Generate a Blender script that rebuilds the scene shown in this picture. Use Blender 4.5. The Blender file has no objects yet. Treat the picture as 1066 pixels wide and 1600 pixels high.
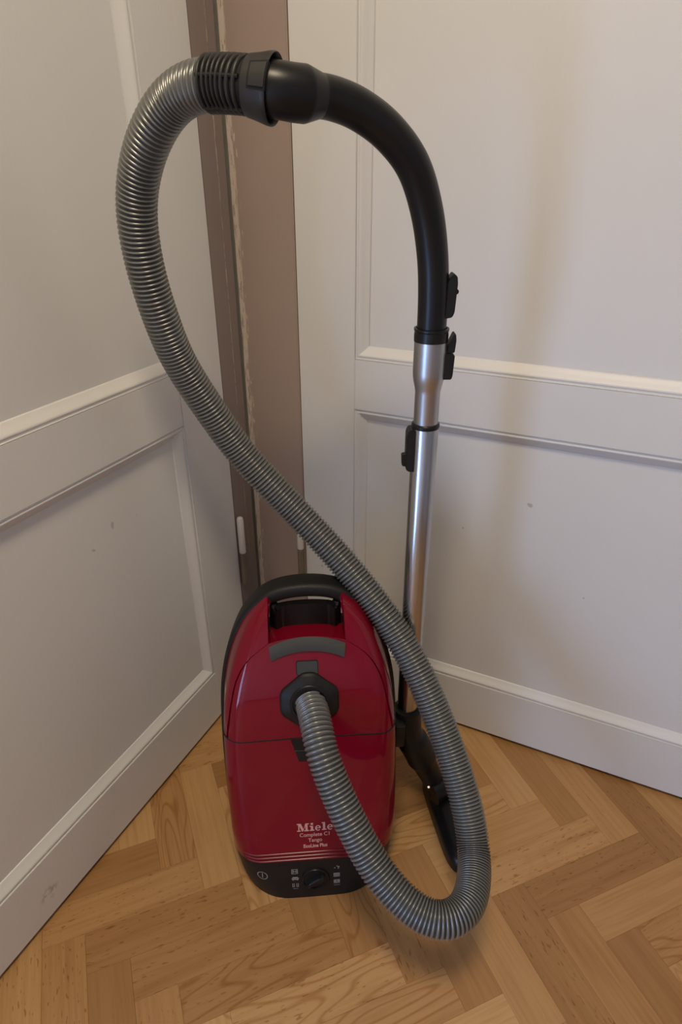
import bpy, bmesh, math, random
import numpy as np
from mathutils import Vector, Matrix

random.seed(4)
sc = bpy.context.scene
COL = sc.collection

# ------------------------------------------------------------------ camera
cam_d = bpy.data.cameras.new('camera')
cam = bpy.data.objects.new('camera', cam_d)
COL.objects.link(cam)
cam_d.sensor_fit = 'VERTICAL'
cam_d.sensor_height = 36.0
cam_d.lens = 999.0 / 1600.0 * 36.0
cam_d.clip_start = 0.02
CR = Vector((0.90452117, 0.42641871, -0.00292178))
CU = Vector((-0.20077595, 0.43191156, 0.87928461))
CF = Vector((-0.37620536, 0.79474492, -0.47628777))
cm = Matrix.Identity(4)
for i in range(3):
    cm[i][0], cm[i][1], cm[i][2] = CR[i], CU[i], -CF[i]
cm[0][3], cm[1][3], cm[2][3] = 0.69786, -1.03826, 1.10
cam.matrix_world = cm
sc.camera = cam

# ------------------------------------------------------------------ world, light, exposure
RX, RY, RZ = 2.6, -3.0, 2.6          # room extent (x 0..RX, y RY..0, height RZ)
world = bpy.data.worlds.new('sky')
sc.world = world
world.use_nodes = True
bg = world.node_tree.nodes['Background']
bg.inputs[0].default_value = (0.55, 0.68, 1.0, 1)
bg.inputs[1].default_value = 1.0


def area_light(name, loc, target, sx, sy, power, color, shape='RECTANGLE'):
    d = bpy.data.lights.new(name, 'AREA')
    d.shape = shape
    d.size = sx
    if shape == 'RECTANGLE':
        d.size_y = sy
    d.energy = power
    d.color = color
    o = bpy.data.objects.new(name, d)
    COL.objects.link(o)
    o.location = loc
    o.rotation_euler = (Vector(target) - Vector(loc)).to_track_quat('-Z', 'Y').to_euler()
    return o


WIN_Y0, WIN_Y1, WIN_Z0, WIN_Z1 = -2.75, -1.25, 0.12, 0.95     # low window in the left wall, beyond the left door
area_light('window_daylight', (-0.09, (WIN_Y0 + WIN_Y1) / 2, (WIN_Z0 + WIN_Z1) / 2),
           (1, (WIN_Y0 + WIN_Y1) / 2, (WIN_Z0 + WIN_Z1) / 2), 1.46, 0.80, 56, (0.36, 0.56, 1.0))
LAMP = (0.66, -1.12, 2.42)
LAMP_POWER = 33
LAMP_COLOR = (1.0, 0.83, 0.59)

vs = sc.view_settings
sc.display_settings.display_device = 'sRGB'
vs.view_transform = 'Standard'
vs.look = 'None'
vs.gamma = 1.0
vs.use_curve_mapping = False
vs.exposure = -0.58


# ------------------------------------------------------------------ materials
def srgb(r, g, b):
    def f(c):
        c /= 255.0
        return c / 12.92 if c <= 0.04045 else ((c + 0.055) / 1.055) ** 2.4
    return (f(r), f(g), f(b), 1.0)


class NT:
    def __init__(self, name):
        self.m = bpy.data.materials.new(name)
        self.m.use_nodes = True
        self.t = self.m.node_tree
        self.b = self.t.nodes['Principled BSDF']

    def n(self, kind, **kw):
        nd = self.t.nodes.new(kind)
        for k, v in kw.items():
            setattr(nd, k, v)
        return nd

    def l(self, a, b):
        self.t.links.new(a, b)

    def math(self, op, a, b=None, clamp=False):
        nd = self.n('ShaderNodeMath', operation=op, use_clamp=clamp)
        for i, v in enumerate((a, b)):
            if v is None:
                continue
            if hasattr(v, 'is_linked'):
                self.l(v, nd.inputs[i])
            else:
                nd.inputs[i].default_value = v
        return nd.outputs[0]

    def mix(self, fac, a, b, blend='MIX'):
        nd = self.n('ShaderNodeMix', data_type='RGBA', blend_type=blend)
        for sock, v in ((nd.inputs[0], fac), (nd.inputs[6], a), (nd.inputs[7], b)):
            if hasattr(v, 'is_linked'):
                self.l(v, sock)
            else:
                sock.default_value = v
        return nd.outputs[2]

    def ramp(self, x, lo, hi):
        nd = self.n('ShaderNodeMapRange')
        nd.interpolation_type = 'SMOOTHSTEP'
        self.l(x, nd.inputs[0])
        nd.inputs[1].default_value = lo
        nd.inputs[2].default_value = hi
        return nd.outputs[0]

    def coords(self, scale=(1, 1, 1), loc=None, src='Object'):
        tc = self.n('ShaderNodeTexCoord')
        mp = self.n('ShaderNodeMapping')
        mp.inputs['Scale'].default_value = scale
        self.l(tc.outputs[src], mp.inputs[0])
        if loc is not None:
            self.l(loc, mp.inputs['Location'])
        return mp.outputs[0]

    def noise(self, vec, scale, detail=2.0, rough=0.5, dist=0.0):
        nd = self.n('ShaderNodeTexNoise')
        self.l(vec, nd.inputs['Vector'])
        nd.inputs['Scale'].default_value = scale
        nd.inputs['Detail'].default_value = detail
        nd.inputs['Roughness'].default_value = rough
        nd.inputs['Distortion'].default_value = dist
        return nd.outputs[0]

    def bump(self, h, strength, dist=0.001):
        nd = self.n('ShaderNodeBump')
        nd.inputs['Strength'].default_value = strength
        nd.inputs['Distance'].default_value = dist
        self.l(h, nd.inputs['Height'])
        self.l(nd.outputs[0], self.b.inputs['Normal'])


def plain(name, col, rough=0.5, metal=0.0, coat=0.0, var=0.06, bump=0.0, bscale=400.0, coat_rough=0.03):
    m = NT(name)
    v = m.coords()
    nz = m.noise(v, 18.0, 3.0)
    dark = tuple(c * (1 - var) for c in col[:3]) + (1,)
    lite = tuple(min(1, c * (1 + var)) for c in col[:3]) + (1,)
    m.l(m.mix(nz, dark, lite), m.b.inputs['Base Color'])
    m.b.inputs['Roughness'].default_value = rough
    m.b.inputs['Metallic'].default_value = metal
    m.b.inputs['Coat Weight'].default_value = coat
    m.b.inputs['Coat Roughness'].default_value = coat_rough
    if bump:
        m.bump(m.noise(v, bscale, 2.0), bump, 0.0006)
    return m.m


def paint_white():
    m = NT('white_door_paint')
    v = m.coords()
    big = m.noise(v, 3.0, 3.0)
    base = m.mix(big, (0.685, 0.675, 0.64, 1), (0.74, 0.73, 0.70, 1))
    spk = m.noise(m.coords(src='Object'), 38.0, 1.0)
    chip = m.math('MULTIPLY', m.ramp(spk, 0.815, 0.83), 0.5)
    col = m.mix(chip, base, (0.30, 0.26, 0.22, 1))
    # one grey scuff near the foot of the left-hand door
    vd = m.n('ShaderNodeVectorMath', operation='DISTANCE')
    m.l(m.coords(scale=(1, 1, 1.2)), vd.inputs[0])
    vd.inputs[1].default_value = (0.0, -0.600, 0.070)
    scuff = m.math('MULTIPLY', m.math('SUBTRACT', 1.0, m.ramp(vd.outputs['Value'], 0.004, 0.024)), m.ramp(m.noise(v, 90.0, 3.0), 0.42, 0.62))
    m.l(m.mix(m.math('MULTIPLY', scuff, 0.6), col, (0.22, 0.20, 0.19, 1)), m.b.inputs['Base Color'])
    m.b.inputs['Roughness'].default_value = 0.42
    bv = m.coords(scale=(1, 1, 0.12))
    m.bump(m.math('ADD', m.noise(bv, 220.0, 2.0), m.math('MULTIPLY', m.noise(v, 60.0, 2.0), 0.6)), 0.16, 0.0012)
    return m.m


def paint_taupe(name, col, edge_axis, edges, wear=0.46):
    """painted frame with paint worn off along its arrises (edges: positions on edge_axis, half widths)"""
    m = NT(name)
    tc = m.n('ShaderNodeTexCoord')
    sp = m.n('ShaderNodeSeparateXYZ')
    m.l(tc.outputs['Object'], sp.inputs[0])
    ax = sp.outputs[edge_axis]
    v = m.coords()
    base = m.mix(m.noise(v, 4.0, 3.0), tuple(c * .9 for c in col[:3]) + (1,), tuple(c * 1.1 for c in col[:3]) + (1,))
    wob = m.math('MULTIPLY', m.math('SUBTRACT', m.noise(m.coords(scale=(1, 1, .6)), 22.0, 3.0), 0.5), 0.006)
    axw = m.math('ADD', ax, wob)
    total = None
    for pos, hw, thr in edges:
        d = m.math('ABSOLUTE', m.math('SUBTRACT', axw, pos))
        near = m.math('SUBTRACT', 1.0, m.ramp(d, hw * 0.6, hw))
        chips = m.ramp(m.noise(m.coords(scale=(1, 1, 0.16)), 260.0, 5.0, 0.7), thr, thr + 0.05)
        k = m.math('MULTIPLY', near, chips)
        total = k if total is None else m.math('MAXIMUM', total, k)
    m.l(m.mix(total, base, (0.60, 0.51, 0.41, 1)), m.b.inputs['Base Color'])
    m.b.inputs['Roughness'].default_value = 0.42
    m.bump(m.noise(m.coords(scale=(1, 1, .15)), 160.0, 2.0), 0.12, 0.001)
    return m.m


def wood():
    m = NT('beech_plank')
    oi = m.n('ShaderNodeObjectInfo')
    rnd = oi.outputs['Random']
    wn = m.n('ShaderNodeTexWhiteNoise', noise_dimensions='1D')
    m.l(rnd, wn.inputs['W'])
    off = m.n('ShaderNodeVectorMath', operation='SCALE')
    m.l(wn.outputs['Color'], off.inputs[0])
    off.inputs['Scale'].default_value = 40.0
    rsel = m.n('ShaderNodeSeparateColor')
    m.l(wn.outputs['Color'], rsel.inputs[0])
    r1, r2, r3 = rsel.outputs[0], rsel.outputs[1], rsel.outputs[2]

    def cs(sx, sy):
        return m.coords(scale=(sx, sy, 1), loc=off.outputs[0])
    # plank tone
    tone = m.n('ShaderNodeValToRGB')
    cr = tone.color_ramp
    cr.elements[0].position = 0.0
    cr.elements[0].color = srgb(155, 113, 68)
    cr.elements[1].position = 1.0
    cr.elements[1].color = srgb(195, 154, 103)
    e = cr.elements.new(0.45)
    e.color = srgb(175, 131, 82)
    m.l(r1, tone.inputs[0])
    # straight fibre
    fib = m.noise(cs(7, 150), 1.0, 4.0, 0.6)
    fib2 = m.noise(cs(3, 45), 1.0, 3.0, 0.55, 0.4)
    col = m.mix(m.ramp(fib, 0.38, 0.68), tone.outputs[0], (0.89, 0.85, 0.79, 1), 'MULTIPLY')
    col = m.mix(m.math('MULTIPLY', m.ramp(fib2, 0.5, 0.72), 0.38), col, (0.66, 0.55, 0.43, 1), 'MULTIPLY')
    # cathedral grain on some planks
    f = m.noise(cs(3.2, 16), 1.0, 1.0, 0.4, 0.15)
    ring = m.math('ABSOLUTE', m.math('SUBTRACT', m.math('FRACT', m.math('MULTIPLY', f, 13.0)), 0.5))
    ringm = m.math('MULTIPLY', m.ramp(ring, 0.30, 0.5), m.ramp(r2, 0.74, 0.77))
    col = m.mix(m.math('MULTIPLY', ringm, 0.8), col, (0.72, 0.60, 0.46, 1), 'MULTIPLY')
    # dark medullary flecks on others
    fl = m.noise(cs(70, 300), 1.0, 1.0, 0.4)
    flm = m.math('MULTIPLY', m.ramp(fl, 0.66, 0.72), m.math('SUBTRACT', 1.0, m.ramp(r3, 0.36, 0.44)))
    col = m.mix(m.math('MULTIPLY', flm, 0.8), col, (0.62, 0.48, 0.34, 1), 'MULTIPLY')
    m.l(col, m.b.inputs['Base Color'])
    m.b.inputs['Roughness'].default_value = 0.40
    m.b.inputs['Specular IOR Level'].default_value = 0.35
    m.bump(m.noise(cs(14, 260), 1.0, 3.0), 0.10, 0.0006)
    return m.m


def steel(name, rough, aniso_scale=900.0):
    m = NT(name)
    v = m.coords(scale=(1, 1, 0.02))
    nz = m.noise(v, aniso_scale, 2.0)
    m.l(m.mix(nz, (0.42, 0.415, 0.42, 1), (0.54, 0.535, 0.54, 1)), m.b.inputs['Base Color'])
    m.b.inputs['Metallic'].default_value = 1.0
    m.b.inputs['Roughness'].default_value = rough
    m.b.inputs['Anisotropic'].default_value = 0.3
    m.bump(nz, 0.05, 0.0004)
    return m.m


M_WHITE = paint_white()
M_WALL = plain('wall_plaster', (0.68, 0.65, 0.60, 1), 0.85, var=0.03, bump=0.2, bscale=90)
M_WALLD = plain('muted_wall_plaster', (0.36, 0.35, 0.34, 1), 0.85, var=0.03, bump=0.2, bscale=90)
M_CEIL = plain('ceiling_plaster', (0.80, 0.78, 0.75, 1), 0.9, var=0.02)
M_WOOD = wood()
M_SUB = plain('joint_brown', srgb(120, 78, 40), 0.8)
M_RED = plain('red_gloss_plastic', (0.185, 0.0020, 0.0135, 1), 0.40, coat=0.70, var=0.03)
M_RED.node_tree.nodes['Principled BSDF'].inputs['Specular IOR Level'].default_value = 0.05
M_RIDGE = plain('red_satin_ridge', (0.150, 0.0020, 0.0120, 1), 0.35, coat=0.12, var=0.03, coat_rough=0.2)
M_BLACK = plain('black_satin_plastic', (0.0085, 0.0082, 0.0085, 1), 0.34, var=0.1, bump=0.05, bscale=900)
M_BLACKM = plain('black_matt_rubber', (0.010, 0.0095, 0.009, 1), 0.50, var=0.1, bump=0.15, bscale=1200)
M_PANEL = plain('charcoal_control_plastic', (0.010, 0.009, 0.008, 1), 0.5, var=0.08, bump=0.1, bscale=1200)
for _m in (M_BLACK, M_BLACKM, M_PANEL):
    _m.node_tree.nodes['Principled BSDF'].inputs['Specular IOR Level'].default_value = 0.32
M_CUFF = plain('charcoal_black_plastic', (0.019, 0.018, 0.016, 1), 0.45, var=0.1, bump=0.1, bscale=900)
M_GRIP = plain('grey_textured_plastic', (0.038, 0.039, 0.034, 1), 0.55, var=0.15, bump=0.4, bscale=1500)
M_CORE = plain('dark_inner_plastic', (0.004, 0.0035, 0.0035, 1), 0.8)
M_HOSE = plain('silver_grey_hose', (0.205, 0.206, 0.194, 1), 0.28, metal=0.45, var=0.05)
M_GROOVE = plain('dark_hose_groove', (0.030, 0.031, 0.030, 1), 0.5)
M_STEEL = steel('polished_steel', 0.22)
M_BRUSH = steel('brushed_steel', 0.34)
M_HINGEW = plain('hinge_white_paint', (0.72, 0.69, 0.63, 1), 0.4)
M_HINGEM = plain('hinge_old_metal', (0.25, 0.20, 0.145, 1), 0.5, metal=0.3, var=0.35)
M_PRINT = plain('print_pinkish_grey', (0.62, 0.33, 0.28, 1), 0.5)
M_ICON = plain('print_grey', (0.30, 0.28, 0.25, 1), 0.6)
M_DOT = plain('bright_rivet', (0.8, 0.8, 0.8, 1), 0.2, metal=1.0)
M_GLASS = plain('window_frame_paint', (0.75, 0.74, 0.72, 1), 0.4)


# ------------------------------------------------------------------ mesh helpers
def build(name, verts, faces, mat, parent=None, smooth=35, kind=None):
    me = bpy.data.meshes.new(name)
    me.from_pydata([tuple(map(float, v)) for v in verts], [], faces)
    bm = bmesh.new()
    bm.from_mesh(me)
    bmesh.ops.remove_doubles(bm, verts=bm.verts, dist=1e-6)
    bmesh.ops.recalc_face_normals(bm, faces=bm.faces)
    bm.to_mesh(me)
    bm.free()
    if smooth:
        for p in me.polygons:
            p.use_smooth = True
        me.set_sharp_from_angle(angle=math.radians(smooth))
    me.materials.append(mat)
    o = bpy.data.objects.new(name, me)
    COL.objects.link(o)
    if parent is not None:
        o.parent = parent
    if kind:
        o['kind'] = kind
    return o


def box_data(lo, hi):
    x0, y0, z0 = lo
    x1, y1, z1 = hi
    v = [(x0, y0, z0), (x1, y0, z0), (x1, y1, z0), (x0, y1, z0), (x0, y0, z1), (x1, y0, z1), (x1, y1, z1), (x0, y1, z1)]
    f = [(0, 3, 2, 1), (4, 5, 6, 7), (0, 1, 5, 4), (1, 2, 6, 5), (2, 3, 7, 6), (3, 0, 4, 7)]
    return v, f


def box(name, lo, hi, mat, parent=None, bevel=0.0, kind=None, segs=2):
    v, f = box_data(lo, hi)
    me = bpy.data.meshes.new(name)
    me.from_pydata(v, [], f)
    if bevel:
        bm = bmesh.new()
        bm.from_mesh(me)
        bmesh.ops.bevel(bm, geom=list(bm.edges), offset=bevel, segments=segs, affect='EDGES', profile=0.5)
        bm.to_mesh(me)
        bm.free()
        for p in me.polygons:
            p.use_smooth = True
        me.set_sharp_from_angle(angle=math.radians(40))
    me.materials.append(mat)
    o = bpy.data.objects.new(name, me)
    COL.objects.link(o)
    if parent is not None:
        o.parent = parent
    if kind:
        o['kind'] = kind
    return o


def merge(*parts):
    V, F = [], []
    for v, f in parts:
        k = len(V)
        V += [tuple(map(float, q)) for q in v]
        F += [tuple(i + k for i in q) for q in f]
    return V, F


def catmull(pts, n):
    """points (any dimension) resampled evenly by arc length to n samples"""
    P = np.array(pts, float)
    P = np.vstack([2 * P[0] - P[1], P, 2 * P[-1] - P[-2]])
    out = []
    for i in range(1, len(P) - 2):
        p0, p1, p2, p3 = P[i - 1:i + 3]
        for t in np.linspace(0, 1, 24, endpoint=False):
            out.append(0.5 * (2 * p1 + (p2 - p0) * t + (2 * p0 - 5 * p1 + 4 * p2 - p3) * t * t + (3 * p1 - p0 - 3 * p2 + p3) * t ** 3))
    out.append(P[-2])
    out = np.array(out)
    L = np.concatenate([[0], np.cumsum(np.linalg.norm(np.diff(out[:, :3], axis=0), axis=1))])
    s = np.linspace(0, L[-1], n)
    return np.stack([np.interp(s, L, out[:, k]) for k in range(out.shape[1])], 1), L[-1]


def smooth_path(P, it=2):
    P = P.copy()
    for _ in range(it):
        P[1:-1] = 0.25 * P[:-2] + 0.5 * P[1:-1] + 0.25 * P[2:]
    return P


def tube_data(path, radii, seg=32, cap=True, twist=0.0):
    """rotation-minimising sweep of circles"""
    path = np.asarray(path, float)
    n = len(path)
    T = np.gradient(path, axis=0)
    T /= np.maximum(np.linalg.norm(T, axis=1)[:, None], 1e-12)
    ref = np.array([1.0, 0, 0]) if abs(T[0][0]) < 0.8 else np.array([0, 1.0, 0])
    N = ref - T[0] * (ref @ T[0])
    N /= np.linalg.norm(N)
    V, F = [], []
    ang = np.linspace(0, 2 * math.pi, seg, endpoint=False)
    for i in range(n):
        N = N - T[i] * (N @ T[i])
        N /= np.linalg.norm(N)
        B = np.cross(T[i], N)
        r = radii[i] if np.ndim(radii) else radii
        V += [path[i] + r * (math.cos(a) * N + math.sin(a) * B) for a in ang]
    for i in range(n - 1):
        for j in range(seg):
            k = (j + 1) % seg
            F.append((i * seg + j, i * seg + k, (i + 1) * seg + k, (i + 1) * seg + j))
    if cap:
        F.append(tuple(range(seg - 1, -1, -1)))
        F.append(tuple((n - 1) * seg + j for j in range(seg)))
    return V, F


def lathe_z(x, y, prof, seg=40, cap=True):
    """profile [(r, z)] revolved about a vertical axis"""
    V, F = [], []
    for r, z in prof:
        for j in range(seg):
            a = 2 * math.pi * j / seg
            V.append((x + r * math.cos(a), y + r * math.sin(a), z))
    for i in range(len(prof) - 1):
        for j in range(seg):
            k = (j + 1) % seg
            F.append((i * seg + j, i * seg + k, (i + 1) * seg + k, (i + 1) * seg + j))
    if cap:
        F.append(tuple(range(seg)))
        F.append(tuple((len(prof) - 1) * seg + j for j in range(seg)))
    return V, F


def shell_data(G, depth, inward):
    """closed slab from a grid of points G[nv][nu]; thickness towards 'inward' (a point)"""
    G = np.asarray(G, float)
    nv, nu = G.shape[:2]
    du = np.gradient(G, axis=1)
    dv = np.gradient(G, axis=0)
    N = np.cross(du, dv)
    N /= np.maximum(np.linalg.norm(N, axis=2)[..., None], 1e-9)
    sgn = np.sign(((np.asarray(inward) - G) * N).sum(2).mean())
    I = G + N * sgn * depth
    V = [tuple(p) for p in G.reshape(-1, 3)] + [tuple(p) for p in I.reshape(-1, 3)]
    o = nv * nu
    F = []
    for i in range(nv - 1):
        for j in range(nu - 1):
            a, b, c, d = i * nu + j, i * nu + j + 1, (i + 1) * nu + j + 1, (i + 1) * nu + j
            F.append((a, b, c, d))
            F.append((o + a, o + d, o + c, o + b))
    ring = [j for j in range(nu)] + [i * nu + nu - 1 for i in range(1, nv)] + \
           [(nv - 1) * nu + j for j in range(nu - 2, -1, -1)] + [i * nu for i in range(nv - 2, 0, -1)]
    for i in range(len(ring)):
        a, b = ring[i], ring[(i + 1) % len(ring)]
        F.append((a, b, o + b, o + a))
    return V, F


def tag(o, label, cat, group=None):
    o['label'] = label
    o['category'] = cat
    if group:
        o['group'] = group
    return o


def structure(o, label, cat):
    o['kind'] = 'structure'
    o['label'] = label
    o['category'] = cat
    return o


def empty(name, loc=(0, 0, 0), rz=0.0):
    o = bpy.data.objects.new(name, None)
    COL.objects.link(o)
    o.location = loc
    o.rotation_euler = (0, 0, rz)
    return o


# ------------------------------------------------------------------ room shell
floor = box('floor', (-0.25, RY - 0.2, -0.08), (RX + 0.2, 0.25, -0.0062), M_SUB)
structure(floor, 'honey beech herringbone plank floor under the vacuum cleaner', 'floor')

# herringbone planks
PW, PL = 0.0649, 0.0649 * 4
ROT = math.radians(1.9)
ANCH = Vector((0.0660, -0.6848, 0))       # corner of one plank found on the floor


def plank_mesh():
    g = 0.00008
    v, f = box_data((0 + g, 0 + g, -0.006), (PL - g, PW - g, 0.0))
    me = bpy.data.meshes.new('plank')
    me.from_pydata(v, [], f)
    bm = bmesh.new()
    bm.from_mesh(me)
    top = [e for e in bm.edges if all(abs(q.co.z) < 1e-6 for q in e.verts)]
    bmesh.ops.bevel(bm, geom=top, offset=0.00025, segments=1, affect='EDGES')
    bm.to_mesh(me)
    bm.free()
    me.materials.append(M_WOOD)
    return me


PM = plank_mesh()
q2 = math.sqrt(0.5)
A_ = Vector((q2, q2, 0))           # long direction of one family
B_ = Vector((q2, -q2, 0))          # the other
rotm = Matrix.Rotation(ROT, 3, 'Z')
spots = []
for row in range(-6, 9):
    for k in range(-30, 40):
        base = Vector((k * PW / q2, row * 2 * PL * q2, 0))
        # family one: corner P, extends +A (length) and +B (width); origin of mesh at P + w*B, y axis = -B
        P = base + B_ * PW
        spots.append((P, math.radians(45)))
        # family two lies above: lower end edge Q -> Q + w*A, extends along -B
        spots.append((base + A_ * PL, math.radians(135)))
cands = []
for P, a in spots:
    w = rotm @ P + ANCH
    ctr = w + rotm @ (Matrix.Rotation(a, 3, 'Z') @ Vector((PL / 2, PW / 2, 0)))
    if -0.13 < ctr.x < RX - 0.05 and RY + 0.05 < ctr.y < 0.13:
        cands.append(((ctr - Vector((0.5, -0.6, 0))).length, w, a + ROT))
cands.sort(key=lambda c: c[0])
for i, (d, w, a) in enumerate(cands[:290]):
    o = bpy.data.objects.new('plank', PM)
    COL.objects.link(o)
    o.parent = floor
    o.location = w
    o.rotation_euler = (0, 0, a)
rest_v, rest_f = [], []
vv, ff = box_data((0.0002, 0.0002, -0.006), (PL - 0.0002, PW - 0.0002, 0))
parts = []
for d, w, a in cands[290:]:
    R = Matrix.Rotation(a, 3, 'Z')
    parts.append(([tuple(R @ Vector(p) + w) for p in vv], ff))
if parts:
    V, F = merge(*parts)
    build('far_planks', V, F, M_WOOD, floor, smooth=0, kind='stuff')

# walls: the two in view carry the doors
DXL, DXR = 0.1216, 1.06            # right-hand door, along x, face at y = 0
DYL, DYR = -0.0805, -1.00          # left-hand door, along y, face at x = 0
DTOP = 2.05
DT = 0.04


def wall_boxes(name, boxes, mat, label):
    V, F = merge(*[box_data(*b) for b in boxes])
    o = build(name, V, F, mat, None, smooth=0)
    structure(o, label, 'wall')
    return o


wall_boxes('wall_back', [((-0.16, 0.055, 0), (RX, 0.16, RZ)),
                         ((1.20, 0.0, 0), (RX, 0.055, RZ)),
                         ((0.0, 0.0, DTOP + 0.13), (1.20, 0.055, RZ))], M_WALL,
           'plaster wall around the right-hand white door')
wall_boxes('wall_left', [((-0.16, WIN_Y1, 0), (-0.055, 0.055, RZ)), ((-0.16, RY, 0), (-0.055, WIN_Y0, RZ)),
                         ((-0.16, WIN_Y0, 0), (0.0, WIN_Y1, WIN_Z0)), ((-0.16, WIN_Y0, WIN_Z1), (0.0, WIN_Y1, RZ)),
                         ((-0.055, RY, 0), (0.0, WIN_Y0, RZ)), ((-0.055, WIN_Y1, 0), (0.0, -1.14, RZ)),
                         ((-0.055, -1.14, DTOP + 0.13), (0.0, 0.0, RZ))], M_WALL,
           'plaster wall around the left-hand white door')
wall_boxes('wall_right', [((RX, RY - 0.1, 0), (RX + 0.1, 0.16, RZ))], M_WALLD, 'plain plaster wall outside the picture on the right')
wall_boxes('wall_front', [((-0.16, RY - 0.1, 0), (RX, RY, RZ))], M_CEIL, 'plain white plaster wall behind the camera')
structure(box('ceiling', (-0.16, RY - 0.1, RZ), (RX + 0.1, 0.16, RZ + 0.08), M_CEIL), 'plain white plaster ceiling above the room', 'ceiling')
w = empty('window_1', (0, (WIN_Y0 + WIN_Y1) / 2, WIN_Z0))
structure(w, 'low white framed window in the left wall, outside the picture', 'window')
hw, hh = (WIN_Y1 - WIN_Y0) / 2, WIN_Z1 - WIN_Z0
for lo, hi in (((-0.06, -hw, 0), (-0.01, -hw + 0.05, hh)), ((-0.06, hw - 0.05, 0), (-0.01, hw, hh)),
               ((-0.06, -hw + 0.05, 0), (-0.01, hw - 0.05, 0.05)), ((-0.06, -hw + 0.05, hh - 0.05), (-0.01, hw - 0.05, hh)), ((-0.055, -0.02, 0.05), (-0.015, 0.02, hh - 0.05))):
    box('window_frame', lo, hi, M_GLASS, w, 0.004)

# ------------------------------------------------------------------ panelled doors
MOULD = [(0.000, 0.0000), (0.0006, 0.0020), (0.0030, 0.0022), (0.0044, 0.0012), (0.0062, 0.0012), (0.0085, 0.0030),
         (0.0125, 0.0068), (0.0165, 0.0100), (0.0200, 0.0118), (0.0220, 0.0140)]     # (inwards, depth)


def door(name, fx, x0, x1, stile, panels, label, stile_top=None):
    """built in (u along the door, d depth into the door, z); fx maps that to the room"""
    root = empty(name, fx(x0, 0, 0))
    structure(root, label, 'door')
    off = Vector(fx(x0, 0, 0))

    def put(nm, data, mat, smooth=35):
        V = [tuple(Vector(fx(*p)) - off) for p in data[0]]
        return build(nm, V, data[1], mat, root, smooth)

    def bbox(nm, u0, u1, z0, z1, d0=0.0, d1=DT):
        u0, u1 = min(u0, u1), max(u0, u1)
        V, F = box_data((u0, d0, z0), (u1, d1, z1))
        o = put(nm, (V, F), M_WHITE, 0)
        bm = bmesh.new()
        bm.from_mesh(o.data)
        bmesh.ops.bevel(bm, geom=list(bm.edges), offset=0.0012, segments=2, affect='EDGES')
        bm.to_mesh(o.data)
        bm.free()
        return o
    zb, zt = 0.009, DTOP
    bbox('stile', x0, x0 + stile, zb, zt)
    bbox('stile', x1 - stile, x1, zb, zt)
    u0, u1 = x0 + stile, x1 - stile
    edges = [zb] + [z for p in panels for z in p] + [zt]
    for i in range(0, len(edges), 2):
        bbox('rail', u0 + 0.0002, u1 - 0.0002, edges[i], edges[i + 1])
    for (pz0, pz1) in panels:
        bbox('panel', u0 + 0.0002, u1 - 0.0002, pz0 + 0.0002, pz1 - 0.0002, 0.0140, 0.030)
        cor = [(u0, pz0, 1, 1), (u1, pz0, -1, 1), (u1, pz1, -1, -1), (u0, pz1, 1, -1)]
        for k in range(4):
            a, b = cor[k], cor[(k + 1) % 4]
            V = []
            for cnr in (a, b):
                for inn, dep in MOULD:
                    V.append((cnr[0] + cnr[2] * inn, dep, cnr[1] + cnr[3] * inn))
                V.append((cnr[0] + cnr[2] * 0.022, 0.016, cnr[1] + cnr[3] * 0.022))
                V.append((cnr[0], 0.016, cnr[1]))
            m = len(MOULD) + 2
            F = [(i, (i + 1) % m, m + (i + 1) % m, m + i) for i in range(m)]
            F += [tuple(range(m)), tuple(range(2 * m - 1, m - 1, -1))]
            put('moulding', (V, F), M_WHITE, 50)
    return root


LOWP, UPP = (0.1335, 0.7015), (0.7960, 1.92)
door_r = door('door_2', lambda u, d, z: (u, d, z), DXL, DXR, 0.1135, (LOWP, UPP),
              'white painted panelled door on the right behind the wand')
door_l = door('door_1', lambda u, d, z: (-d, -u, z), -DYL, -DYR, 0.1235, (LOWP, UPP),
              'white painted panelled door on the left of the dark corner post')


def hinge(parent, x, y, white_top, zs):
    par_off = Vector(parent.location)
    for z0, zm, z1 in zs:
        root = lathe_z(x - par_off.x, y - par_off.y, [(0.0001, zm), (0.0068, zm), (0.0072, zm + .002), (0.0072, z1 - .006), (0.0058, z1 - .002), (0.003, z1), (0.0001, z1 + 0.0004)], 20, False)
        h = build('hinge', *root, M_HINGEW, parent)
        h['label'] = 'white painted upper half of the hinge barrel'
        low = lathe_z(x - par_off.x, y - par_off.y, [(0.0001, z0), (0.003, z0), (0.0055, z0 + .003), (0.0068, z0 + .006), (0.0068, zm - .004), (0.0050, zm - .003), (0.0050, zm - .0002), (0.0001, zm - 0.0002)], 20, False)
        b = build('hinge_knuckle', *low, M_HINGEM, h)
        b['label'] = 'bare brownish metal lower half of the hinge barrel'


hinge(door_l, 0.0090, -0.0760, True, [(0.288, 0.3715, 0.4584), (1.60, 1.6835, 1.77)])
hinge(door_r, 0.1135, -0.0090, True, [(0.286, 0.3715, 0.4610), (1.60, 1.6835, 1.77)])

# door frames (taupe) meeting in the corner
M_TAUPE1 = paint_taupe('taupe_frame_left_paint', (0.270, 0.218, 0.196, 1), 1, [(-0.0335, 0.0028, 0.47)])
M_TAUPE2 = paint_taupe('taupe_frame_right_paint', (0.37, 0.285, 0.238, 1), 0, [(0.0020, 0.0095, 0.43), (0.0090, 0.0090, 0.56)])


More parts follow.
